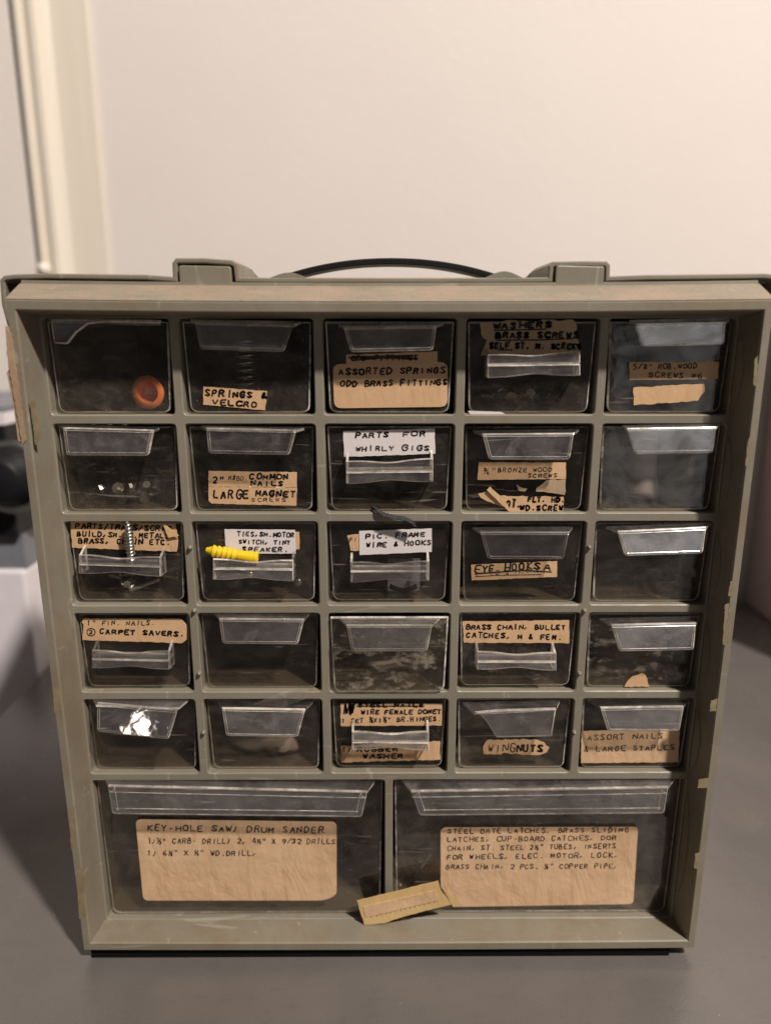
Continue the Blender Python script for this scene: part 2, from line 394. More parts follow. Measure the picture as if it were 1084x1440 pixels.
# ------------------------------------------------------------------ the parts cabinet
cab = empty('parts_cabinet', (0, .06, 0), 'olive grey plastic small parts cabinet with twenty seven drawer openings standing on the counter', 'parts cabinet')
def zz(mm): return Z0+mm/1000
def ring(pts):                                                   # pts: (half width, ztop mm, zbot mm, y mm)
    return [[(-a, y, b), (a, y, b), (a, y, c), (-a, y, c)] for a, b, c, y in pts]
rings = [(152.2, 6.2, -305.5, 3), (151.9, 5.2, -305.5, -13.6), (151.2, 4.2, -305, -15), (148.2, 1.0, -301.4, -15), (147.6, .4, -301.0, -14.2), (146.0, -1.4, -301.2, 0)]
nx = 24
mb = MB(); prev = None
def ring_pts(a, zt_, zb, y):
    out = []
    for i in range(nx+1):
        u = -1+2*i/nx; out.append((u*a/1000, y/1000, zz(zt_+1.0*abs(u)**2.2*(1 if y < 0 else 1)*1.0)))
    for i in range(nx+1):
        u = 1-2*i/nx; out.append((u*a/1000, y/1000, zz(zb+.6*abs(u)**2)))
    return out
rr = [ring_pts(*q) for q in rings]; n_ = len(rr[0])
for q in rr: mb.v += [Vector(p) for p in q]
for r_ in range(len(rr)-1):
    for i in range(n_):
        j = (i+1) % n_; mb.f.append((r_*n_+i, r_*n_+j, (r_+1)*n_+j, (r_+1)*n_+i)); mb.m.append(0)
mb.build('front_rim', 'rim_plastic', cab)
# dusty bevel running along the top
mb = MB(); sec = [(-14.6, 4.9, 151.6), (-13.0, 5.9, 151.4), (-4.2, 11.0, 150.2), (-3.2, 11.3, 150.0), (-3.0, 12.6, 149.8), (8, 12.6, 149.8)]
for y, z, a in sec: mb.v += [Vector((u*a/1000, y/1000, zz(z+1.0*abs(u)**2.2))) for u in [-1+2*i/nx for i in range(nx+1)]]
for r_ in range(len(sec)-1):
    for i in range(nx): mb.f.append((r_*(nx+1)+i, r_*(nx+1)+i+1, (r_+1)*(nx+1)+i+1, (r_+1)*(nx+1)+i)); mb.m.append(0 if r_ < 3 else 1)
mb.build('top_bevel', ['dusty_plastic', 'grey_plastic'], cab)
# grid of compartments
VX = [-146.0, -90.2, -30.2, 29.8, 89.6, 146.0]; PZ = 43.5
cells = [(VX[c], VX[c+1], -PZ*r_, -PZ*(r_+1)) for r_ in range(5) for c in range(5)]
cells += [(VX[0], -.4, -PZ*5, -301.2), (-.4, VX[5], -PZ*5, -301.2)]
def opening(x0, x1, zt_, zb):
    l = 1.2 if x0 == VX[0] else 2.0; r_ = 1.2 if x1 == VX[5] else 2.0
    return x0+l, x1-r_, zt_-(1.4 if zt_ == 0 else 2.0), zb+(.8 if zb < -300 else 2.0)
mb = MB()
for ce in cells:
    x0, x1, zt_, zb = ce; a, b, c_, d = opening(*ce)
    if zt_ == 0: zt_ = -.4
    lp = lambda e, y, sh=0: [(p[0]/1000, y/1000, zz(p[1])) for p in rounded([(a-e, d-e), (b+e, d-e), (b+e, c_+e), (a-e, c_+e)], 1.6+e, 3)]
    o_ = [(x0, zb), (x1, zb), (x1, zt_), (x0, zt_)]
    L0 = lp(.45, 0); L1 = lp(0, .45); L2 = lp(0, 128); n_ = len(L0); base = len(mb.v)
    mb.v += [Vector(p) for p in L0+L1+L2]+[Vector((p[0]/1000, 0, zz(p[1]))) for p in o_]
    for k0 in (0, n_):
        for i in range(n_): j = (i+1) % n_; mb.f.append((base+k0+i, base+k0+j, base+k0+n_+j, base+k0+n_+i)); mb.m.append(0)
    oc = base+3*n_; q = n_//4
    for e in range(4):
        for i in range(e*q, e*q+q-1): mb.f.append((oc+e, base+i, base+i+1)); mb.m.append(0)
        i1, i2 = e*q+q-1, ((e+1)*q) % n_
        mb.f.append((oc+e, base+i1, base+i2, oc+(e+1) % 4)); mb.m.append(0)
mb.build('divider_grid', 'grey_plastic', cab)
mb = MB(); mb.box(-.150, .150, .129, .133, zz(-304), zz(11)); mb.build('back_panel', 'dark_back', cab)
mb = MB()
mb.box(-.1512, -.1488, .004, .133, zz(-304), zz(9.5)); mb.box(.1488, .1512, .004, .133, zz(-304), zz(9.5))
mb.box(-.1488, .1488, .009, .1285, zz(9.5), zz(11.8)); mb.box(-.1488, .1488, .004, .1285, zz(-304.3), zz(-302))
mb.build('housing', 'grey_plastic', cab)
MB().box(-.1490, .1402, -.0128, .12, 0, zz(-305.8)).build('base_plinth', 'black_rubber', cab)
# lid frame round the back, with two raised feet sockets
def offset_path(p, d):
    out = []
    for i in range(len(p)):
        a = Vector(p[i])-Vector(p[i-1]) if i else Vector(p[1])-Vector(p[0]); b = Vector(p[i+1])-Vector(p[i]) if i < len(p)-1 else a
        a.normalize(); b.normalize(); na = Vector((-a.y, a.x)); nb = Vector((-b.y, b.x)); m = (na+nb); m.normalize()
        q = Vector(p[i])+m*(d/max(.4, m.dot(na))); out.append((q.x, q.y))
    return out
def bow(x): return 1.0*abs(x/150)**2.2
pth = [(-157.5, -9), (-159.5, 4), (-159.0, 12.6+1.2), (-157, 15.4), (-153, 15.9)]
pth += [(x, 15.4+bow(x)) for x in (-140, -120, -100)]
pth += [(-88.6, 15.0), (-88.4, 20.4), (-86.8, 22.2), (-75, 22.2), (-64, 21.4), (-61.8, 20.0), (-61.4, 14.8)]
pth += [(x, 14.6) for x in (-50, -30, 0, 30, 50)]
pth += [(64.2, 14.8), (64.4, 19.4), (66.2, 20.9), (78, 21.1), (88, 21.0), (89.4, 19.6), (89.6, 15.2)]
pth += [(x, 15.3+bow(x)) for x in (105, 120, 140, 153)]+[(157.5, 15.8), (159.4, 13.5), (159.6, 4), (157.6, -9)]
mb = MB(); inn = offset_path(pth, -2.1); k = len(pth)
for y in (-2.2, -1.6, 34):
    e = 0 if y != -2.2 else .5
    oo = offset_path(pth, -e) if e else pth; ii = offset_path(pth, -2.1+e) if e else inn
    mb.v += [Vector((p[0]/1000, y/1000, zz(p[1]))) for p in oo]+[Vector((p[0]/1000, y/1000, zz(p[1]))) for p in ii]
K = 2*k
for i in range(k-1):
    mb.f.append((i, i+1, k+i+1, k+i)); mb.m.append(0)
    for s_ in range(2):
        mb.f.append((s_*K+i, (s_+1)*K+i, (s_+1)*K+i+1, s_*K+i+1)); mb.f.append((s_*K+k+i, s_*K+k+i+1, (s_+1)*K+k+i+1, (s_+1)*K+k+i)); mb.m += [0, 0]
    mb.f.append((2*K+i, 2*K+k+i, 2*K+k+i+1, 2*K+i+1)); mb.m.append(0)
lid = mb.build('lid_frame', 'grey_plastic', cab)
for s_, xa_, xb_ in ((0, -85.6, -64.6), (1, 67.2, 86.8)):
    p_ = rounded([(xa_/1000, zz(11)), (xb_/1000, zz(11)), (xb_/1000, zz(18.9)), (xa_/1000, zz(19.3))], [0, 0, .0012, .0012])
    MB().prism(p_, -.0031, .03, chamfer=.0004).build('latch_tab', 'grey_plastic', cab)
    xi, xo = (-62.0, -87.8) if s_ == 0 else (65.0, 89.0)
    mb = MB(); sg = 1 if s_ == 0 else -1
    for y0, y1, za, zb in ((34, 42, 20.6, 20.3), (42, 52, 20.2, 19.4), (52, 60, 19.0, 18.0), (60, 74, 17.8, 16.2)):
        q = [(xo, 10), (xi, 10), (xi, za-1.2), (xi-sg*1.2, za), (xo, za)]; q2 = [(xo, 10), (xi, 10), (xi, zb-1.6), (xi-sg*1.6, zb), (xo, zb)]
        mb.add([(x/1000, y0/1000, zz(z)) for x, z in q]+[(x/1000, y1/1000, zz(z)) for x, z in q2],
               [(i, (i+1) % 5, 5+(i+1) % 5, 5+i) for i in range(5)]+[(4, 3, 2, 1, 0), (5, 6, 7, 8, 9)])
    mb.build('socket_block', 'grey_plastic', cab, bevel=.0006)
MB().box(-.157, .157, .034, .134, zz(8), zz(14.0)).build('top_cover', 'grey_plastic', cab)
for xc, h_ in ((-41.5, 2.3), (46.5, 2.9)):
    p_ = [((xc-9+18*i/16)/1000, zz(14.3+h_*max(0, math.sin(math.pi*i/16))**1.4)) for i in range(17)]
    MB().prism(p_, -.0018, .012).build('stop_bump', 'grey_plastic', cab, bevel=.0003)
# strap handle
mb = MB(); n_ = 40; vs = []
for i in range(n_+1):
    u = -1+2*i/n_; x = 64*u; z = 15.0+12.0*(1-abs(u)**2.1); t_ = 2.9
    for (y, dz) in ((55, .4), (56, 0), (73, 0), (74, .4), (74, t_-.5), (73, t_), (56, t_), (55, t_-.5)): vs.append((x/1000+.001, y/1000, zz(z-2.8+dz)))
fs = [(i*8+k, i*8+(k+1) % 8, (i+1)*8+(k+1) % 8, (i+1)*8+k) for i in range(n_) for k in range(8)]
mb.add(vs, fs).build('carrying_handle', 'black_strap', cab)
# added leaf pads imitating the shadows beside each row, right inner wall
for r_ in range(6):
    zc = zz(-PZ*(r_+.5)) if r_ < 5 else zz(-255); hh = .0165 if r_ < 5 else .030; n_ = 14; mb = MB(); q = []
    for i in range(n_+1):
        u = -1+2*i/n_; q.append((-.0010-.0052*(1-u*u)**.8, zc+hh*u-.002))
    vs = [(.1467-y*.11-.0014, y, z) for y, z in q]+[(.1467-y*.11+.001, y, z) for y, z in q]; k = n_+1
    mb.add(vs, [tuple(range(k)), tuple(range(2*k-1, k-1, -1))]+[(i, (i+1) % k, k+(i+1) % k, k+i) for i in range(k)]); mb.build('shadow_pad', 'grey_plastic', cab)
# nubs moulded on the dividers
for q in ((268, 769.5), (274, 858), (281, 946), (287, 1029), (827.6, 769), (821, 858), (813.6, 946), (806.5, 1029)):
    p = U(q[0], q[1], 0); MB().lathe([(0, .0011), (.0012, .0009), (.0018, .0005), (.0019, 0)], p+Vector((0, -.0001, 0)), (0, -1, 0), 10).build('nub', 'grey_plastic', cab, smooth=True)
# old tape and glue left on the rim
def patch(name, pts, y, mat, th=.0003, amp=.0004, parent=cab, ch=0):
    pl = [(U(a, b, y).x, U(a, b, y).z) for a, b in pts]
    return MB().prism(rough_poly(pl, .0009, amp, rnd), y-th, y, chamfer=ch).build(name, mat, parent)
patch('tape_remnant', [(10, 462), (17, 470), (22, 500), (30, 560), (38, 618), (33, 625), (26, 590), (18, 540), (11, 500)], -.0151, 'brown_tape', .0004, .00022)
mb = MB()
pa = [U(*q, -.0150) for q in ((8, 458), (13, 520), (10, 524), (20, 575), (26, 620))]; pb = [U(*q, -.0145) for q in ((15, 460), (22, 520), (22, 526), (31, 578), (36, 622))]
for i in range(4): mb.add([pa[i], pb[i], pb[i+1], pa[i+1]], [(0, 1, 2, 3)])
o = mb.build('tape_flap', 'brown_tape', cab); sm_ = o.modifiers.new('solid', 'SOLIDIFY'); sm_.thickness = .0004
for pts in ([(42, 560), (50, 562), (58, 618), (50, 626)], [(74, 968), (84, 965), (88, 1000), (78, 1003)], [(97, 1138), (105, 1134), (108, 1190), (101, 1196)], [(108, 1225), (118, 1220), (121, 1288), (112, 1292)],
            [(1060, 505), (1065, 500), (1063, 545), (1058, 540)], [(1051, 620), (1055, 610), (1051, 655), (1047, 655)], [(1026, 818), (1033, 816), (1031, 838), (1023, 838)],
            [(1019, 850), (1024, 848), (1020, 910), (1015, 905)], [(999, 985), (1008, 982), (1006, 1000), (997, 1000)], [(982, 1096), (996, 1094), (994, 1108), (980, 1108)], [(977, 1200), (983, 1198), (981, 1222), (975, 1220)]):
    patch('glue_stain', pts, -.01505, 'glue_yellow', .00010, .00022)
for pts in ([(497, 1298), (520, 1302), (560, 1296), (600, 1299), (640, 1297), (600, 1304), (540, 1306)],):
    pass
# ------------------------------------------------------------------ drawers
GRP = 'small clear drawers of the cabinet'
def rect_poly(px_pts, y, r=0):
    pl = [(U(a, b, y).x, U(a, b, y).z) for a, b in px_pts]
    return rounded(pl, r) if r else pl
small_mesh = {}
def drawer_body(t, ce, yf, dx, dz, mat):
    a, b, c_, d = opening(*ce); w_ = (b-a)/2/1000-.0009; xc = (a+b)/2000+dx; zb = zz(d)+.0006+dz; zt_ = zz(c_)-.0008-(.0006 if ce[3] > -300 else 0)+dz*.5
    key = (round(w_, 4), round(zt_-zb, 4), mat)
    H = zt_-zb; w2 = w_-.0013
    t.location = (xc, yf, zb)
    if key in small_mesh:
        for nm, me in small_mesh[key]:
            o = bpy.data.objects.new(nm, me); C.objects.link(o); o.parent = t
        return
    off = Vector(t.location)
    prof = rounded([(-w2, 0), (w2, 0), (w_, H), (-w_, H)], [.0038, .0038, .0003, .0003], 6)
    mb = MB(); mb.prism([(p[0]+off.x, p[1]+off.z) for p in prof], off.y, off.y+.0013, 0, .0007, 1)
    f = mb.build('drawer_front', [mat, 'bright_edge'], t)
    mb = MB(); dep = .108; n_ = 7
    def U_(w_a, wb, y, r_, zb_):
        q = rounded([(-wb, H-.0012), (-w_a, zb_), (w_a, zb_), (wb, H-.0012)], [0, r_, r_, 0], 4)
        return [(p[0]+off.x, y+off.y, p[1]+off.z) for p in q]
    A = U_(w2-.0005, w_-.0005, .0014, .0036, .0004); B = U_(w2-.0016, w_-.0016, dep, .0036, .0004)
    C_ = U_(w2-.0016, w_-.0015, .0014, .0028, .0014); D = U_(w2-.0027, w_-.0026, dep, .0028, .0014); k = len(A)
    base = len(mb.v); mb.v += [Vector(p) for p in A+B+C_+D]
    for i in range(k-1):
        mb.f.append((i, i+1, k+i+1, k+i)); mb.f.append((2*k+i, 2*k+i+1, 3*k+i+1, 3*k+i)); mb.m += [0, 0]
    for i in (0, k-1): mb.f.append((i, k+i, 3*k+i, 2*k+i)); mb.m.append(1)
    mb.f.append(tuple(range(k, 2*k))); mb.m.append(0)
    tr = mb.build('tray', ['clear_tray', 'bright_edge'], t)
    small_mesh[key] = [('drawer_front', f.data), ('tray', tr.data)]
def pull_a(t, yf, shelf, plate, cut=None, rad=.0016, dist=.009, tilt=None, yawd=0):
    yp = yf-dist
    mb = MB(); tilt = rnd.uniform(2, 6) if tilt is None else tilt
    P = [U(*q, yp) for q in plate]                               # tl, tr, br, bl
    S = [U(*q, yf) for q in shelf]                               # l, r on the drawer front
    poly = [(P[3].x, P[3].z), (P[2].x, P[2].z), (P[1].x, P[1].z), (P[0].x, P[0].z)]
    if cut: poly = [(U(*q, yp).x, U(*q, yp).z) for q in cut]; poly = rounded(poly, .0006, 2)
    else: poly = rounded(poly, [rad, rad, .0002, .0002], 4)
    mb.prism(poly, yp, yp+.0012, 0, .0006, 1)
    if not cut:                                                  # raised line moulded a little inside the outline
        pc = poly if sum(poly[i-1][0]*poly[i][1]-poly[i][0]*poly[i-1][1] for i in range(len(poly))) > 0 else poly[::-1]
        wd_ = abs(P[1].x-P[0].x); e0 = .0030 if wd_ > .08 else .0011; hw_ = .00020 if wd_ > .08 else .00013
        ra, rb, rc = inset(pc, e0), inset(pc, e0+hw_), inset(pc, e0+2*hw_); k = len(pc)
        mb.add([(p[0], yp-.00001, p[1]) for p in ra]+[(p[0], yp-hw_*.8, p[1]) for p in rb]+[(p[0], yp-.00001, p[1]) for p in rc],
               [(j*k+i, j*k+(i+1) % k, (j+1)*k+(i+1) % k, (j+1)*k+i) for j in (0, 1) for i in range(k)], 1)
    zt_ = max(v.z for v in mb.v)
    xc = (P[0].x+P[1].x)/2
    for v in mb.v: v.y -= (zt_-v.z)*math.tan(R(tilt))+(v.x-xc)*math.tan(R(yawd))
    o = mb.build('pull', ['clear_pull', 'bright_edge'], t)
    z = P[0].z; zr = P[1].z; th = .0011
    zs = max(S[0].z, z-.0002); zsr = max(S[1].z, zr-.0002); zs = min(zs, z+.0022); zsr = min(zsr, zr+.0022)
    mb = MB()
    vs = [(P[0].x, yp+.0003, z), (P[1].x, yp+.0003, zr), (S[1].x, yf-.0001, zsr), (S[0].x, yf-.0001, zs)]
    vs += [(v[0], v[1], v[2]-th) for v in vs]
    mb.add(vs, [(0, 1, 2, 3), (7, 6, 5, 4)], 0); b = len(mb.v)-8
    for i in range(4): j = (i+1) % 4; mb.f.append((b+i, b+4+i, b+4+j, b+j)); mb.m.append(1)
    mb.build('shelf', ['clear_pull', 'bright_edge'], o)
def pull_h(t, yf, xl, xr, top, seam, bot, dist=.0075):           # top/seam/bot: (left y, right y) in px
    yp = yf-dist
    def row(y2, curve, n=16):
        out = []
        for i in range(n+1):
            u = i/n; out.append((xl+(xr-xl)*u, y2[0]+(y2[1]-y2[0])*u+curve*math.exp(-((u-.5)/.22)**2)))
        return out
    up = row(top, 3.6)+[(xr, seam[1]-1), (xl, seam[0]-1)]
    lo = [(xl, seam[0]+1), (xr, seam[1]+1)]+row(bot, -3.6)[::-1]
    W_ = lambda pts: [(U(*q, yp).x, U(*q, yp).z) for q in pts]
    o = MB().prism(W_(up), yp, yp+.0010, 0, .0004, 1).prism(W_(lo), yp, yp+.0010, 0, .0004, 1).build('pull', ['clear_pull', 'bright_edge'], t)
    a, b = U(xl, seam[0], yp), U(xr, seam[1], yp)
    mb = MB(); th = .0011
    vs = [(a.x, yp+.0002, a.z), (b.x, yp+.0002, b.z), (b.x, yf-.0001, b.z), (a.x, yf-.0001, a.z)]; vs = [(x, y, z+th/2) for x, y, z in vs]+[(x, y, z-th/2) for x, y, z in vs]
    mb.add(vs, [(0, 1, 2, 3), (7, 6, 5, 4)], 0); k = len(mb.v)-8
    for i in range(4): j = (i+1) % 4; mb.f.append((k+i, k+4+i, k+4+j, k+j)); mb.m.append(1)
    mb.build('shelf', ['clear_pull', 'bright_edge'], o)
    for x_, ty, by, s_ in ((xl, top[0], bot[0], 1), (xr, top[1], bot[1], -1)):
        A, B = U(x_, ty, yp), U(x_, by, yp); x0 = A.x-.0002 if s_ > 0 else A.x-.0009
        q = [(yp+.0011, A.z-.0006), (yf-.0002, A.z+.0022), (yf-.0002, B.z-.0002), (yp+.0011, B.z+.0002)]
        mb = MB(); mb.add([(x0, y, z) for y, z in q]+[(x0+.001, y, z) for y, z in q], [(0, 1, 2, 3), (7, 6, 5, 4)], 0); k = len(mb.v)-8
        for i in range(4): j = (i+1) % 4; mb.f.append((k+i, k+4+i, k+4+j, k+j)); mb.m.append(1)
        mb.build('end_fin', ['clear_pull', 'bright_edge'], o)
lab_n = [0]
def label(t, yf, pts, mat='tan_paper', text=(), ink='marker_ink', r=0, extra=None, lift=.0001, amp=.00012, lab=None, th=.00018, name='paper_label'):
    y = yf-lift; pl = [(U(a, b, y).x, U(a, b, y).z) for a, b in pts]
    if r: pl = rounded(pl, r)
    lab_n[0] += 1
    if not r: pl = rough_poly(pl, .0016, amp, random.Random(lab_n[0]))
    o = MB().prism(pl, y-th, y).build(name, mat, t)
    if lab: o['label'] = lab
    iy = y-th-.00006
    groups = {}
    for k, e in enumerate(text):
        s, x0, y0, x1, y1, h = e[:6]; w_ = e[6] if len(e) > 6 else 1.6; im = e[7] if len(e) > 7 else ink
        if im not in groups: groups[im] = Ink(iy-.00002*len(groups))
        groups[im].text(s, x0, y0, x1, y1, h, w_, seed=lab_n[0]*7+k, jit=.5)
    if extra:
        if ink not in groups: groups[ink] = Ink(iy)
        for e in extra:
            if e[0] == 's': groups[ink].stroke(e[1], e[2])
            else: groups[ink].scribble(*e[1:])
    for im, g in groups.items(): g.build(o, im)
    return o
def drawer(r_, c, lab, yf=.003, dx=0, dz=0, mat='clear_front', grp=GRP):
    ce = cells[r_*5+c] if r_ < 5 else cells[25+c]
    t = empty('drawer' if r_ < 5 else 'wide_drawer', (0, 0, 0), lab, 'drawer', grp)
    drawer_body(t, ce, yf, dx, dz, mat)
    return t
Y = .003
# row 1
t = drawer(0, 0, 'drawer with snapped off pull and an orange cap inside, upper left corner')
pull_a(t, Y, [(66, 446), (226, 450)], [(71, 450), (226, 454), (0, 0), (0, 0)], [(71, 449), (77, 483), (96, 484), (108, 468), (124, 456), (150, 453), (226, 455), (226, 450)])
t = drawer(0, 1, 'clear drawer holding a spring, taped with a paper strip reading SPRINGS & VELCRO')
pull_a(t, Y, [(268, 449), (424, 452)], [(274, 452), (413, 456), (400, 495), (282, 491)])
label(t, Y, [(286.5, 543.5), (376, 550), (373, 577), (286, 569)], text=[('SPRINGS &', 289, 556, 378, 561, 9.5, 2.2), ('VELCRO', 299, 569, 366, 573, 8.5, 2.0)])
t = drawer(0, 2, 'clear drawer with a large rounded paper label reading ASSORTED SPRINGS ODD BRASS FITTINGS')
pull_a(t, Y, [(476, 456), (624, 454)], [(483, 459), (614, 457), (609, 493), (493, 495.5)])
label(t, Y, [(487, 499), (615, 494), (615, 514), (487, 516)], text=[('ODD FITTINGS', 494, 507, 590, 506, 7, 1.8)], extra=[('s', [(490, 503), (586, 504)], 2), ('s', [(496, 507), (580, 500), (500, 502)], 1.6)])
label(t, Y, [(468, 512), (629, 509), (629, 572), (470, 574)][::-1], r=.0032, mat='tan_paper', lift=.0003,
      text=[('ASSORTED SPRINGS', 477, 527, 629, 524, 9.5, 2.0), ('ODD BRASS FITTINGS', 479, 543.5, 631, 541, 8.5, 1.9)])
t = drawer(0, 3, 'clear drawer with a torn label crowded with thick marker reading WASHERS BRASS SCREWS')
label(t, Y, [(674, 452), (806, 450), (811, 462), (806, 470), (814, 482), (813, 499), (676, 500), (684, 478), (676, 470)], 'torn_paper', amp=.0005,
      text=[('WASHERS', 694, 462, 778, 460, 9, 2.6), ('BRASS SCREWS', 697, 475, 816, 475, 9, 2.6), ('SELF ST. M. SCREWS', 689, 489.5, 818, 491, 8.5, 2.5)],
      extra=[('s', [(695, 464.5), (768, 463)], 1.7), ('s', [(697, 478.5), (760, 478), (806, 476)], 1.7), ('s', [(700, 492), (720, 492)], 1.5)])
pull_h(t, Y, 685.5, 815.5, (498.5, 493.5), (513, 511), (531.5, 528))
t = drawer(0, 4, 'drawer with a pencilled screws strip above a blank torn strip, upper right corner')
pull_a(t, Y, [(884, 450), (1026, 447)], [(893, 455), (1021, 452), (1018, 485), (901, 487)])
label(t, Y, [(884, 509.6), (1010, 508.5), (1008.5, 533), (884.5, 534.5)], text=[('5/8" ROB.WOOD', 890, 519.5, 981, 518, 8, 1.4), ('SCREWS #6', 912, 530, 989, 532, 7.5, 1.4)], ink='pencil_ink')
label(t, Y, [(890, 545), (955, 541), (989.6, 540), (991, 550), (985, 556), (980.5, 563.5), (930, 567), (890.6, 570)], amp=.0003, lab='blank torn paper strip')
# row 2
t = drawer(1, 0, 'clear empty looking drawer just below the drawer with the orange cap')
pull_a(t, Y, [(81, 596), (226, 600)], [(88.5, 601), (217, 604.5), (210.5, 640.5), (95, 640)])
t = drawer(1, 1, 'clear drawer with a two strip paper label reading COMMON NAILS and LARGE MAGNET')
pull_a(t, Y, [(283, 598), (429, 602)], [(289.8, 601.5), (417, 604.5), (407.6, 639.5), (294, 637.5)])
label(t, Y, [(293.6, 662), (417.8, 664), (417.8, 685), (293.6, 684)], text=[('2"', 300, 679, 318, 680, 10, 2.0), ('R8BD.', 322, 675, 350, 675.5, 6.5, 1.0, 'pencil_ink'), ('COMMON', 352, 673.5, 408, 674.5, 9, 1.9), ('NAILS', 353, 682.5, 402, 683.5, 7.5, 1.8)])
label(t, Y, [(293.6, 684.5), (417.8, 685.5), (417, 711), (298, 708), (293.8, 704)], text=[('SCREWS', 354, 705, 405, 705.5, 6, 1.1, 'pencil_ink'), ('LARGE', 301, 700, 353, 701, 13, 2.2), ('MAGNET', 360, 697, 418, 699, 9.5, 2.1)])
t = drawer(1, 2, 'clear drawer with a white paper label reading PARTS FOR WHIRLY GIGS')
label(t, Y, [(482.5, 606), (611, 602.5), (612, 638), (484, 642.5)], 'white_paper', [('PARTS', 500, 616, 549, 614.5, 8, 1.9), ('FOR', 566, 614, 602, 612.5, 7.5, 1.9), ('WHIRLY', 500, 634.5, 556, 633, 7.5, 1.8), ('GIGS', 565, 633, 608, 633.5, 8, 1.8)], ink='pen_ink')
pull_h(t, Y, 486.8, 609, (648.6, 644.5), (663.5, 662), (680.7, 677.5))
t = drawer(1, 3, 'drawer with a pencilled BRONZE WOOD SCREWS strip over a torn folded strip')
pull_a(t, Y, [(665, 605), (814, 603)], [(678, 610), (807, 609), (800.5, 646), (687, 646)])
label(t, Y, [(673, 650), (795.4, 650.4), (795, 673.4), (671, 674.8)], text=[('¾"', 680, 666, 700, 666, 10, 1.2), ('BRONZE WOOD', 700, 664, 778, 663, 6.5, 1.2), ('SCREWS', 742, 671.5, 786, 671, 6, 1.2)], ink='pencil_ink')
label(t, Y, [(795, 674), (793.5, 696), (775, 693), (753, 691), (754, 686), (762, 681), (768, 675)], amp=.0004, mat='torn_paper')
label(t, Y, [(726, 682), (734, 686), (741, 687), (738, 691), (729, 690)], amp=.0003, mat='torn_paper')
label(t, Y, [(672, 694), (690, 690), (703, 697), (792, 698.5), (791, 719.5), (716, 720.5), (708, 713), (690, 706), (676, 700)], amp=.0003,
      text=[('QT.', 712, 713, 734, 714, 12, 2.2), ('FLT. HD.', 742, 705.5, 795, 706, 7.5, 2.3), ('WD.SCREW', 731, 717.5, 794, 718, 8, 2.3)])
label(t, Y, [(689, 684), (697, 692), (709, 704), (719, 718), (708, 712), (684, 689)], mat='aged_paper', lift=.0012, amp=.0002, lab='curled up flap of the torn strip')
t = drawer(1, 4, 'clear unlabelled drawer with something whitish standing inside, second down in the right column')
pull_a(t, Y, [(874, 598), (1014, 594)], [(881, 602), (1007.5, 600), (1001.5, 636.5), (891, 638)])
# row 3
t = drawer(2, 0, 'clear drawer with an upright screw before its three line label PARTS TRANS SCRAP', dz=.0008)
label(t, Y, [(100, 732.5), (247, 736), (251, 760), (249, 775.5), (102, 770)], amp=.0002, text=[('PARTS/TRANS/SCRAP', 107, 743, 244, 747, 8, 1.8), ('BUILD,SM.ST.METALS', 109, 754, 240, 757, 8, 1.8), ('BRASS, CHAIN ETC.', 111, 763.5, 242, 766, 8, 1.9)])
label(t, Y, [(228.5, 734), (252, 753), (247, 754), (237, 756)], mat='yellow_tape', lift=.0014, lab='curled yellowed corner of the label')
pull_h(t, Y, 111, 226, (780, 783.5), (792.5, 796), (806.5, 811))
t = drawer(2, 1, 'drawer with a yellow wall plug lying across its white TIES, SM. MOTOR label', dz=.0006)
label(t, Y, [(412, 747.5), (421, 748), (421.5, 772), (412, 773)])
label(t, Y, [(316, 744), (415, 745), (416, 778.5), (318, 778)], 'white_paper', [('TIES,SM.MOTOR', 334, 753.5, 416, 755.5, 7, 1.6), ('SWITCH, TINY', 336, 764.5, 410, 766, 6.5, 1.6), ('SPEAKER.', 341, 775, 408, 776, 6.5, 1.8)], ink='pen_ink', lift=.0004)
pull_h(t, Y, 299.7, 412.5, (786, 788), (799, 800.5), (815.5, 817.5))
t = drawer(2, 2, 'central drawer with a white label reading PIC. FRAME WIRE & HOOKS', dz=.0006)
label(t, Y, [(488, 753), (505, 751), (505, 774), (493, 774)], amp=.0003, text=[('PI', 491, 762, 504, 761, 6, 1.1, 'pencil_ink')])
label(t, Y, [(505, 746.7), (607, 743), (607, 776), (505.7, 780.5)], 'white_paper', [('PIC. FRAME', 514, 757.5, 600, 754, 7.5, 1.8), ('WIRE & HOOKS', 515, 770, 608, 765.5, 7.5, 1.8)], ink='pen_ink', lift=.0004)
pull_h(t, Y, 493, 603.5, (790.5, 789), (803.5, 803), (819.5, 817.5))
t = drawer(2, 3, 'clear drawer with a slanting scribbled over strip reading EYE HOOKS')
pull_a(t, Y, [(663, 741), (805, 740)], [(675, 748), (800, 748), (792, 785.5), (685, 785)])
label(t, Y, [(662, 794), (783, 789), (783, 811), (663, 816)], text=[('EYE HOOKS', 667, 806, 762, 800, 12, 1.9), ('1" TO 2 HOOKS', 668, 810, 760, 804, 7, 1.0, 'pencil_ink'), ('A', 764, 802, 778, 801, 10, 2)],
      extra=[('s', [(668, 807), (735, 802), (775, 804.5)], 1.8), ('s', [(668, 811), (700, 809), (760, 808)], 1.0)])
t = drawer(2, 4, 'clear plain drawer without any label, third down in the right column')
pull_a(t, Y, [(851, 741), (1001, 735)], [(868, 747), (993, 741), (986.5, 777.4), (877, 781)])
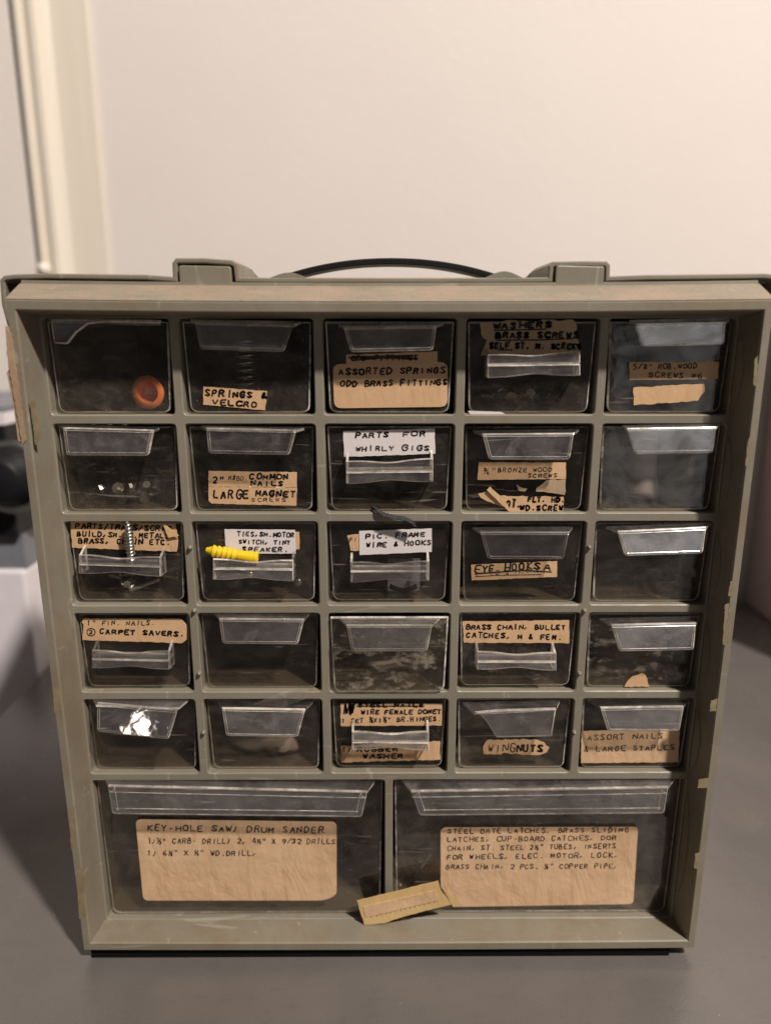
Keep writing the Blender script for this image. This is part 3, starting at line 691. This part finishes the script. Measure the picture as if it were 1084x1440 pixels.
# row 4
t = drawer(3, 0, 'clear drawer with a clipped corner label reading FIN. NAILS and CARPET SAVERS', dz=.0008)
label(t, Y, [(118, 869.4), (255, 870), (263, 878.6), (263, 899), (257, 904), (116.8, 900), (118, 878), (115.5, 875)], amp=.0002,
      text=[('1" FIN. NAILS.', 123, 879, 220, 879, 7, 1.3, 'pen_ink'), ('CARPET SAVERS.', 141, 891, 262, 895, 7.5, 2.0), ('2', 125.5, 891.5, 132, 891.5, 5, 1.3)],
      extra=[('s', [(128.5+6*math.cos(a), 889+5.4*math.sin(a)) for a in [k*.7 for k in range(10)]], 1.3)])
pull_h(t, Y, 129.5, 238, (914.6, 916), (927, 929), (940, 942))
t = drawer(3, 1, 'clear empty drawer between the CARPET SAVERS drawer and the glue smeared one')
pull_a(t, Y, [(301, 865), (436, 866.6)], [(308, 870), (428, 871), (419.5, 905), (313.4, 904.4)])
t = drawer(3, 2, 'clear drawer smeared with old label glue, pulled slightly forward in the middle column', yf=-.0015, mat='residue_front')
pull_a(t, -.0015, [(477.7, 869.7), (618, 870)], [(487, 879), (608, 879), (600.4, 914.6), (494.3, 914.6)])
t = drawer(3, 3, 'clear drawer with a tan label reading BRASS CHAIN, BULLET CATCHES', dz=.0008)
label(t, Y, [(650, 874), (800, 872), (800, 904.4), (652, 903.5)], amp=.0002, text=[('BRASS CHAIN, BULLET', 655, 885, 797, 885, 7.5, 1.9), ('CATCHES, M & FEM.', 656, 896, 792, 900, 7.5, 1.9)])
pull_h(t, Y, 671, 782, (916.4, 918), (930, 930.5), (942, 943.5))
t = drawer(3, 4, 'clear dusty drawer with one small torn scrap of tan label at its bottom edge', mat='residue_front')
pull_a(t, Y, [(842.4, 870), (986, 866.5)], [(859, 878.6), (978.6, 876), (973.4, 912.7), (869, 914.6)])
label(t, Y, [(877, 966), (882, 957), (888.6, 951), (896, 949), (902, 946), (907, 949), (912.5, 965)], amp=.0003)
# row 5
t = drawer(4, 0, 'drawer with a glaring scratched pull, left end of the lowest small row')
pull_a(t, Y, [(130, 984), (267, 986.6)], [(135, 991.5), (252, 995), (242.5, 1031), (138.6, 1026)], tilt=16.6, yawd=5.4)
t = drawer(4, 1, 'drawer with a dull red object behind its pull, second in lowest small row')
pull_a(t, Y, [(304, 987), (441, 989)], [(312, 996), (429.4, 998), (419.3, 1035), (318.7, 1033.7)])
t = drawer(4, 2, 'clear drawer with two tan labels reading BR. HINGES above and RUBBER WASHER below', dz=.0008)
label(t, Y, [(479, 989), (622, 989), (621, 1020), (479, 1020.7)], amp=.0002,
      text=[('STEEL NAILS', 504, 994, 598, 994, 5, 2.2), ('WIRE FEMALE DONET', 508, 1004.5, 622, 1003.5, 7, 1.9), ('1 SET ⅞X1½" BR.HINGES.', 481, 1016.5, 622, 1013.5, 7, 1.5)],
      extra=[('x', 485, 990, 498, 1004, 14, 2.4), ('s', [(502, 993), (596, 993)], 2)])
label(t, Y, [(479, 1049), (619, 1042), (619, 1068), (560, 1069.5), (480, 1072)], amp=.0003, text=[('1)', 481, 1057, 496, 1057, 8, 1.5, 'pen_ink'), ('RUBBER', 503, 1057, 562, 1056, 6, 1.8), ('WASHER', 510, 1067, 570, 1066, 7.5, 2.0)])
pull_h(t, Y, 495, 603, (1029, 1029), (1043, 1043.5), (1055, 1056))
t = drawer(4, 3, 'clear drawer with a cracked pull above a ragged strip reading WINGNUTS')
label(t, Y, [(680, 1060), (679, 1050), (684, 1041), (700, 1040), (750, 1039.7), (765, 1044), (772, 1051), (768, 1058), (760, 1061), (730, 1060.5), (708, 1058), (704, 1061)], amp=.0004,
      text=[('WING', 686, 1057, 728, 1057, 12.5, 1.5, 'pen_ink'), ('NUTS', 726, 1057, 765, 1057, 12.5, 2.6)])
pull_a(t, Y, [(650, 987), (787, 986)], [(667, 1003), (781.7, 997), (775, 1034), (697, 1035.5)], [(667, 1002), (674, 1004), (684, 1014), (697.3, 1035.5), (775, 1034), (781.7, 996.5), (700, 999)])
t = drawer(4, 4, 'clear drawer with a deep crumpled label reading ASSORT NAILS & LARGE STAPLES')
pull_a(t, Y, [(826, 987), (970, 982)], [(844, 995.5), (961.5, 993.5), (954.6, 1028), (853.7, 1028)])
label(t, Y, [(817, 1027.6), (955, 1025), (953, 1071.6), (816.5, 1072.7)], mat='aged_paper', amp=.0002, text=[('ASSORT NAILS', 826, 1041, 934, 1038, 8.5, 1.3), ('& LARGE STAPLES', 821, 1057, 950, 1054, 8, 1.4)], ink='pen_ink')
# wide drawers
WG = 'wide clear drawers at the bottom'
t = drawer(5, 0, 'wide clear drawer with a label reading KEY-HOLE SAW; DRUM SANDER', grp=WG)
pull_a(t, Y, [(146, 1096), (527, 1104)], [(151.8, 1105), (516.7, 1113), (509, 1147), (159.4, 1143)])
label(t, Y, [(202, 1266), (452, 1266), (464, 1263), (473.4, 1257), (473.4, 1155.5), (191, 1152)], mat='aged_paper', r=.003,
      text=[('KEY-HOLE SAW; DRUM SANDER', 208, 1168, 458, 1171.5, 9.5, 1.7), ('1;½" CARB- DRILL; 2, 4½" X 9/32 DRILLS', 208, 1186, 474, 1186.5, 8, 1.5), ('1; 6¼" X ¼" WD.DRILL,', 208, 1203, 363, 1203, 8.5, 1.5)], ink='pen_ink')
t = drawer(5, 1, 'wide clear drawer with a five line label beginning STEEL GATE LATCHES', grp=WG)
pull_a(t, Y, [(566, 1102), (950, 1095)], [(578, 1112.5), (939.5, 1107), (932.5, 1142.8), (590, 1145.8)])
label(t, Y, [(638, 1275), (886, 1271), (890, 1268), (896.5, 1162.7), (624, 1163.5), (619.4, 1167), (619.4, 1245)], mat='aged_paper', r=.0024,
      text=[('STEEL GATE LATCHES, BRASS SLIDING', 629, 1172, 886, 1170, 7.5, 1.4), ('LATCHES, CUP-BOARD CATCHES, DOR', 629, 1184, 868, 1181, 7.5, 1.4), ('CHAIN, ST. STEEL 2½" TUBES, INSERTS', 629, 1196, 868, 1193, 7.5, 1.4),
            ('FOR WHEELS, ELEC. MOTOR, LOCK,', 628, 1208.5, 872, 1205.5, 7.5, 1.5), ('BRASS CHAIN, 2 PCS. ⅛" COPPER PIPE,', 627, 1222, 870, 1221, 7.5, 1.4)], ink='pen_ink')
label(t, Y, [(619.4, 1245), (638, 1261), (644, 1275), (637, 1275)], mat='yellow_tape', lift=.0009, lab='folded back corner of the label')
# ------------------------------------------------------------------ loose things
def dfloor(r_, c): return zz(opening(*(cells[r_*5+c] if r_ < 5 else cells[25+c]))[3])+.0024
# orange cap
p = U(207.5, 549, .0046)
t = empty('bottle_cap', (p.x, .0052, dfloor(0, 0)), 'small orange plastic cap lying open end forward inside the upper left drawer', 'cap')
p.z = dfloor(0, 0)+.0068
MB().lathe([(0, .0047), (0, .0072), (.0012, .0072), (.0016, .0062), (.013, .0054), (.0135, .005), (.0135, 0), (.0125, 0), (.0125, .0022), (.0115, .0040), (.0016, .0046), (0, .0047)], p, (0.12, 1, 0), 40).build('cap_shell', 'orange_plastic', t, smooth=True)
MB().lathe([(0, 0), (0, .0022), (-.0012, .0022), (-.0012, .0014), (-.0002, .0012), (-.0002, 0)], p+Vector((.0014, .0122, 0)), (0.12, 1, 0), 24).build('inner_boss', 'orange_plastic', t)
# coil spring
p = U(347, 540, .016)
t = empty('coil_spring', (p.x, .02, dfloor(0, 1)), 'dark steel coil spring standing inside the SPRINGS & VELCRO drawer', 'spring')
zf = dfloor(0, 1)
MB().tube([(p.x+.0052*math.cos(a), .018+.0052*math.sin(a), zf+.0012+.0275*a/(2*math.pi*9)) for a in [k*math.pi/7 for k in range(126)]], .0006, 6).build('coil', 'steel', t, smooth=True)
MB().tube([(p.x+.0068*math.cos(a), .0075, zf+.0070+.0068*math.sin(a)) for a in [math.pi*.95+k*math.pi*1.15/20 for k in range(21)]], .0007, 6).build('hook', 'steel', t, smooth=True)
def screw(t, a, b, r, head, seg=12, mat='steel', turns=9):       # a = tip, b = head end
    a, b = Vector(a), Vector(b); ax = (b-a); L = ax.length; ax.normalize()
    MB().lathe([(0, .0001), (L*.16, r*.72), (L*.97, r*.78), (L, r*.78)], a, ax, seg).build('shank', mat, t, smooth=True)
    u = ax.orthogonal().normalized(); w_ = ax.cross(u); pts = []; rs = []
    n = turns*12
    for i in range(n+1):
        f = i/n; q = r*(.25+.67*min(1, f*5)); an = f*turns*2*math.pi
        pts.append(a+ax*(L*(.04+.86*f))+(u*math.cos(an)+w_*math.sin(an))*q); rs.append(r*.22)
    MB().tube(pts, rs, 5).build('thread', mat, t, smooth=True)
    if head: MB().lathe([(0, r*.7), (head*.25, head), (head*.55, head), (head*.95, head*.7), (head*1.05, 0)], b-ax*head*.3, ax, 16).build('head', mat, t, smooth=True)
yt = Y-.0035
a, b = U(179.6, 732, yt-.001), U(185, 786, yt)
t = empty('wood_screw', b, 'steel screw standing point up in the pull of the third row left drawer', 'screw')
screw(t, a, b, .0019, .0025, turns=10)
a, b = U(309, 837, Y+.006), U(342, 812, Y+.012)
t = empty('machine_screw', a, 'grey threaded screw lying slanted behind the front of the drawer with the yellow plug', 'screw')
screw(t, a, b, .0016, .0026, mat='dark_steel', turns=13)
a = U(419, 820, Y+.009)
t = empty('small_bolt', a, 'small dark bolt head at the right inside the drawer with the yellow plug', 'bolt')
MB().lathe([(0, 0), (0, .0018), (.0012, .0022), (.002, .0022), (.002, .001), (.012, .001), (.012, 0)], a, (.15, 1, 0), 14).build('bolt_body', 'steel', t, smooth=True)
a = U(352, 808, Y-.0065)
t = empty('brass_tack', a, 'tiny brassy round tack in the trough of the pull beneath the yellow plug', 'tack')
simple('brass', (.6, .45, .2), .3, 1)
MB().lathe([(0, 0), (.0003, .0012), (.0010, .0014), (.0014, 0)], U(352, 808, Y-.0048), (0, 1, 0), 14).build('tack_head', 'brass', t, smooth=True)
# yellow wall plug
a, b = U(288.8, 773, yt-.001), U(363, 785, yt-.0006)
t = empty('wall_plug', (a+b)/2, 'yellow ribbed plastic wall plug lying across the third row drawer pull', 'wall plug')
L = (b-a).length; prof = [(0, 0), (.0004, .0011), (.003, .0021)]
for k in range(5):
    d = .0034+k*.0022; prof += [(d, .0028), (d+.0003, .0029), (d+.0021, .0021)]
prof += [(.0150, .0023), (L-.0018, .0027), (L-.0016, .0030), (L-.0002, .0031), (L, .0028), (L, .0016), (L-.003, .0014), (L-.003, 0)]
MB().lathe(prof, a, (b-a), 24).build('plug_body', 'yellow_plastic', t)
# nails sticking out above the second row left drawer
for q, wh in (((132, 596), 'leftmost'), ((155, 596.5), 'middle'), ((176, 597), 'rightmost')):
    p = U(q[0], q[1]-2, .010)
    t = empty('nail', p, wh+' of three steel nail tips above the drawer below the orange cap', 'nail', 'nails behind the second row left drawer')
    MB().lathe([(0, 0), (0, .0017), (.0008, .0017), (.0008, .0009), (.034, .0009), (.036, 0)], p+Vector((0, .0, .0005)), (rnd.uniform(-.1, .1), .75, -.62), 12).build('nail_body', 'steel', t, smooth=True)
# pale roll in the right column
p = U(904, 700, .022); zf = dfloor(1, 4)
t = empty('paper_roll', (p.x, .022, zf), 'pale upright roll inside the second drawer of the right column', 'roll')
MB().lathe([(0, 0), (0, .0078), (.004, .0072), (.012, .0054), (.030, .0050), (.034, .0047), (.034, 0)], (p.x, .024, zf), (0, 0, 1), 24).build('roll_body', 'white_paper', t, smooth=True)
# red wedge and pale bag
zf = dfloor(4, 1); a, b, c_ = U(352, 991, .008), U(400, 991, .008), U(378, 1010, .008)
t = empty('red_wedge', (c_.x, .01, zf), 'dull red pointed plastic piece inside the drawer next to the hinges drawer', 'plastic piece')
MB().prism([(a.x, a.z), (b.x, b.z), (c_.x+.0007, c_.z), (c_.x-.0007, c_.z)], .0075, .012, chamfer=.0004).build('wedge_body', 'red_plastic', t)
def lump(name, lab, cat, cx, cy, zf, sx, sy, sz, mat, seed):
    t = empty(name, (cx, cy, zf), lab, cat); rg = random.Random(seed); mb = MB(); n, m = 22, 10; vs = []
    ph = [rg.uniform(0, 6) for _ in range(6)]
    for j in range(m+1):
        e = j/m*math.pi/2
        for i in range(n):
            a_ = 2*math.pi*i/n; q = 1+.16*math.sin(3*a_+ph[0]+e*2)+.10*math.sin(7*a_+ph[1]-e*5)+.07*math.sin(11*a_+ph[2]+e*9)
            vs.append((cx+sx*q*math.cos(e)*math.cos(a_), cy+sy*q*math.cos(e)*math.sin(a_), zf+.0002+sz*(math.sin(e)*(1+.1*math.sin(5*a_+ph[3])))))
    mb.add(vs, [(j*n+i, j*n+(i+1) % n, (j+1)*n+(i+1) % n, (j+1)*n+i) for j in range(m) for i in range(n)]+[tuple(range(n))])
    mb.build(name+'_body', mat, t, smooth=True)
lump('folded_cloth', 'pale crumpled bag at the floor of the drawer with the red piece', 'bag', U(385, 1060, .03).x, .026, dfloor(4, 1), .018, .014, .012, 'pale_plastic', 5)
lump('grey_bag', 'greyish crumpled bag inside the glue smeared middle drawer', 'bag', U(560, 950, .03).x, .03, dfloor(3, 2), .017, .014, .009, 'pale_plastic', 11)
# parts in some drawers
def heap(r_, c, lab, n, seed, mat='steel', y0=.018, y1=.040):
    a, b, zt_, zb = opening(*(cells[r_*5+c] if r_ < 5 else cells[25+c])); rg = random.Random(seed); mb = MB(); zf = dfloor(r_, c)
    for i in range(int(n*1.7)):
        L = rg.uniform(.008, .018); r = rg.uniform(.0008, .0016); x = rg.uniform(a+14, b-14)/1000; y = rg.uniform(y0, y1); z = zf+r+rg.uniform(0, .006)
        an = rg.uniform(0, math.pi); d = Vector((math.cos(an), math.sin(an)*.6, rg.uniform(0, .25))).normalized()
        mb.lathe([(0, 0), (0, r*1.9), (r, r*1.9), (r, r), (L*.9, r*.9), (L, 0)], Vector((x, y, z))-d*L/2, d, 8)
    o = mb.build('screw_heap', mat); meta(o, lab, 'screws', kind='stuff')
heap(0, 2, 'loose metal fittings heaped inside the ASSORTED SPRINGS drawer', 22, 1)
heap(1, 1, 'loose nails heaped inside the COMMON NAILS drawer', 22, 2)
heap(0, 3, 'loose screws heaped inside the WASHERS drawer', 24, 3)
heap(3, 3, 'loose metal catches heaped inside the BRASS CHAIN drawer', 18, 4)
heap(2, 0, 'loose metal scraps heaped inside the drawer with the upright screw', 18, 5)
heap(1, 0, 'loose nails heaped inside the drawer below the orange cap', 20, 6)
heap(5, 0, 'tools and drill bits lying inside the wide KEY-HOLE SAW drawer', 30, 7, y1=.08)
heap(5, 1, 'metal latches and chain lying inside the wide GATE LATCHES drawer', 30, 8, y1=.08)
# white card and black loop inside the middle drawer
a, b = U(545, 820, .012), U(590, 830, .012)
t = empty('white_card', (a.x, .012, dfloor(2, 2)), 'small grey card standing inside the PIC. FRAME drawer', 'card')
MB().box(a.x, b.x, .012, .0125, dfloor(2, 2), dfloor(2, 2)+.016).build('card_sheet', 'bluish_grey', t)
t = empty('rubber_loop', (a.x, .009, dfloor(2, 2)), 'black curved loop inside the PIC. FRAME drawer before the card', 'loop')
MB().tube([U(548+38*k/12, 824+6*math.sin(math.pi*k/12), .008) for k in range(13)], .0012, 8).build('loop_body', 'black_rubber', t, smooth=True)
# added white strip for the bright background in the gap under the marker drawer
t = empty('bright_gap', U(700, 579, .002), 'white scrap showing in the gap beneath the WASHERS drawer', 'paper scrap')
a, b = U(661, 577, .0012), U(711, 580, .0012)
MB().prism([(a.x, zz(-41.4)), (b.x, zz(-41.4)), (b.x-.002, zz(-40.4)), (a.x-.001, zz(-39.9))], .0008, .0012).build('gap_strip', 'white_paper', t)
# braided cord end
t = empty('cord_end', U(530, 717, -.001), 'black braided cord end hanging out beneath the WHIRLY GIGS drawer', 'cord')
base = [U(524, 713, .004), U(530, 717.5, -.0012), U(541, 724, -.0018), (U(556, 727.5, -.0020)), U(568, 729, -.0024), U(577, 733, -.0024), U(584.5, 740, -.0016)]
path = []
for i in range(len(base)-1):
    for k in range(6): path.append(base[i].lerp(base[i+1], k/6))
for s_ in range(4):
    MB().tube([p+Vector((.00045*math.cos(i*.8+s_*1.57), .0005*math.sin(i*.8+s_*1.57), .0006*math.sin(i*.8+s_*1.57))) for i, p in enumerate(path)], .00042, 5).build('strand', 'cord_black', t, smooth=True)
# yellowed tape strip
yq = -.0035
t = empty('yellowed_tape', U(568, 1268, yq), 'yellowed strip of tape hanging slanted across the divider between the two wide drawers', 'tape')
pl = [(U(*q, yq).x, U(*q, yq).z) for q in ((502, 1266), (560, 1252), (616, 1238), (620, 1252), (634.4, 1271.5), (595, 1281), (553, 1292.7), (540, 1298), (512.4, 1300))]
MB().prism(rough_poly(pl, .0015, .00015, rnd), yq-.0003, yq).build('tape_strip', 'yellow_tape', t)
pl = [(U(*q, yq).x, U(*q, yq).z) for q in ((510, 1274), (612, 1251), (616, 1265), (514.5, 1289))]
o = MB().prism(rough_poly(pl, .0015, .00015, rnd), yq-.0006, yq-.00035).build('paper_backing', 'aged_paper', t)
ik = Ink(yq-.00037); ik.y = yq-.00034
for i in range(14):
    x = 522+i*6.8; ik.stroke([(x, 1291-i*1.65), (x+rnd.uniform(-1.5, 2.5), 1288-i*1.65)], .9)
ik.build(t, 'pencil_ink')
# clear plastic film caught between two drawers
t = empty('plastic_film', U(400, 982, -.001), 'crumpled clear plastic film caught over the divider beneath the fourth row second drawer', 'plastic film')
q = [(357, 990), (392, 975), (412, 969), (434, 968), (428, 984), (405, 992), (398, 994)]
mb = MB(); vs = [U(a_, b_, -.0012-.0012*math.sin(i*2.1)) for i, (a_, b_) in enumerate(q)]; cc = U(402, 982, -.0026)
mb.add(vs+[cc], [(i, (i+1) % len(q), len(q)) for i in range(len(q))]); mb.build('film_sheet', 'film', t)
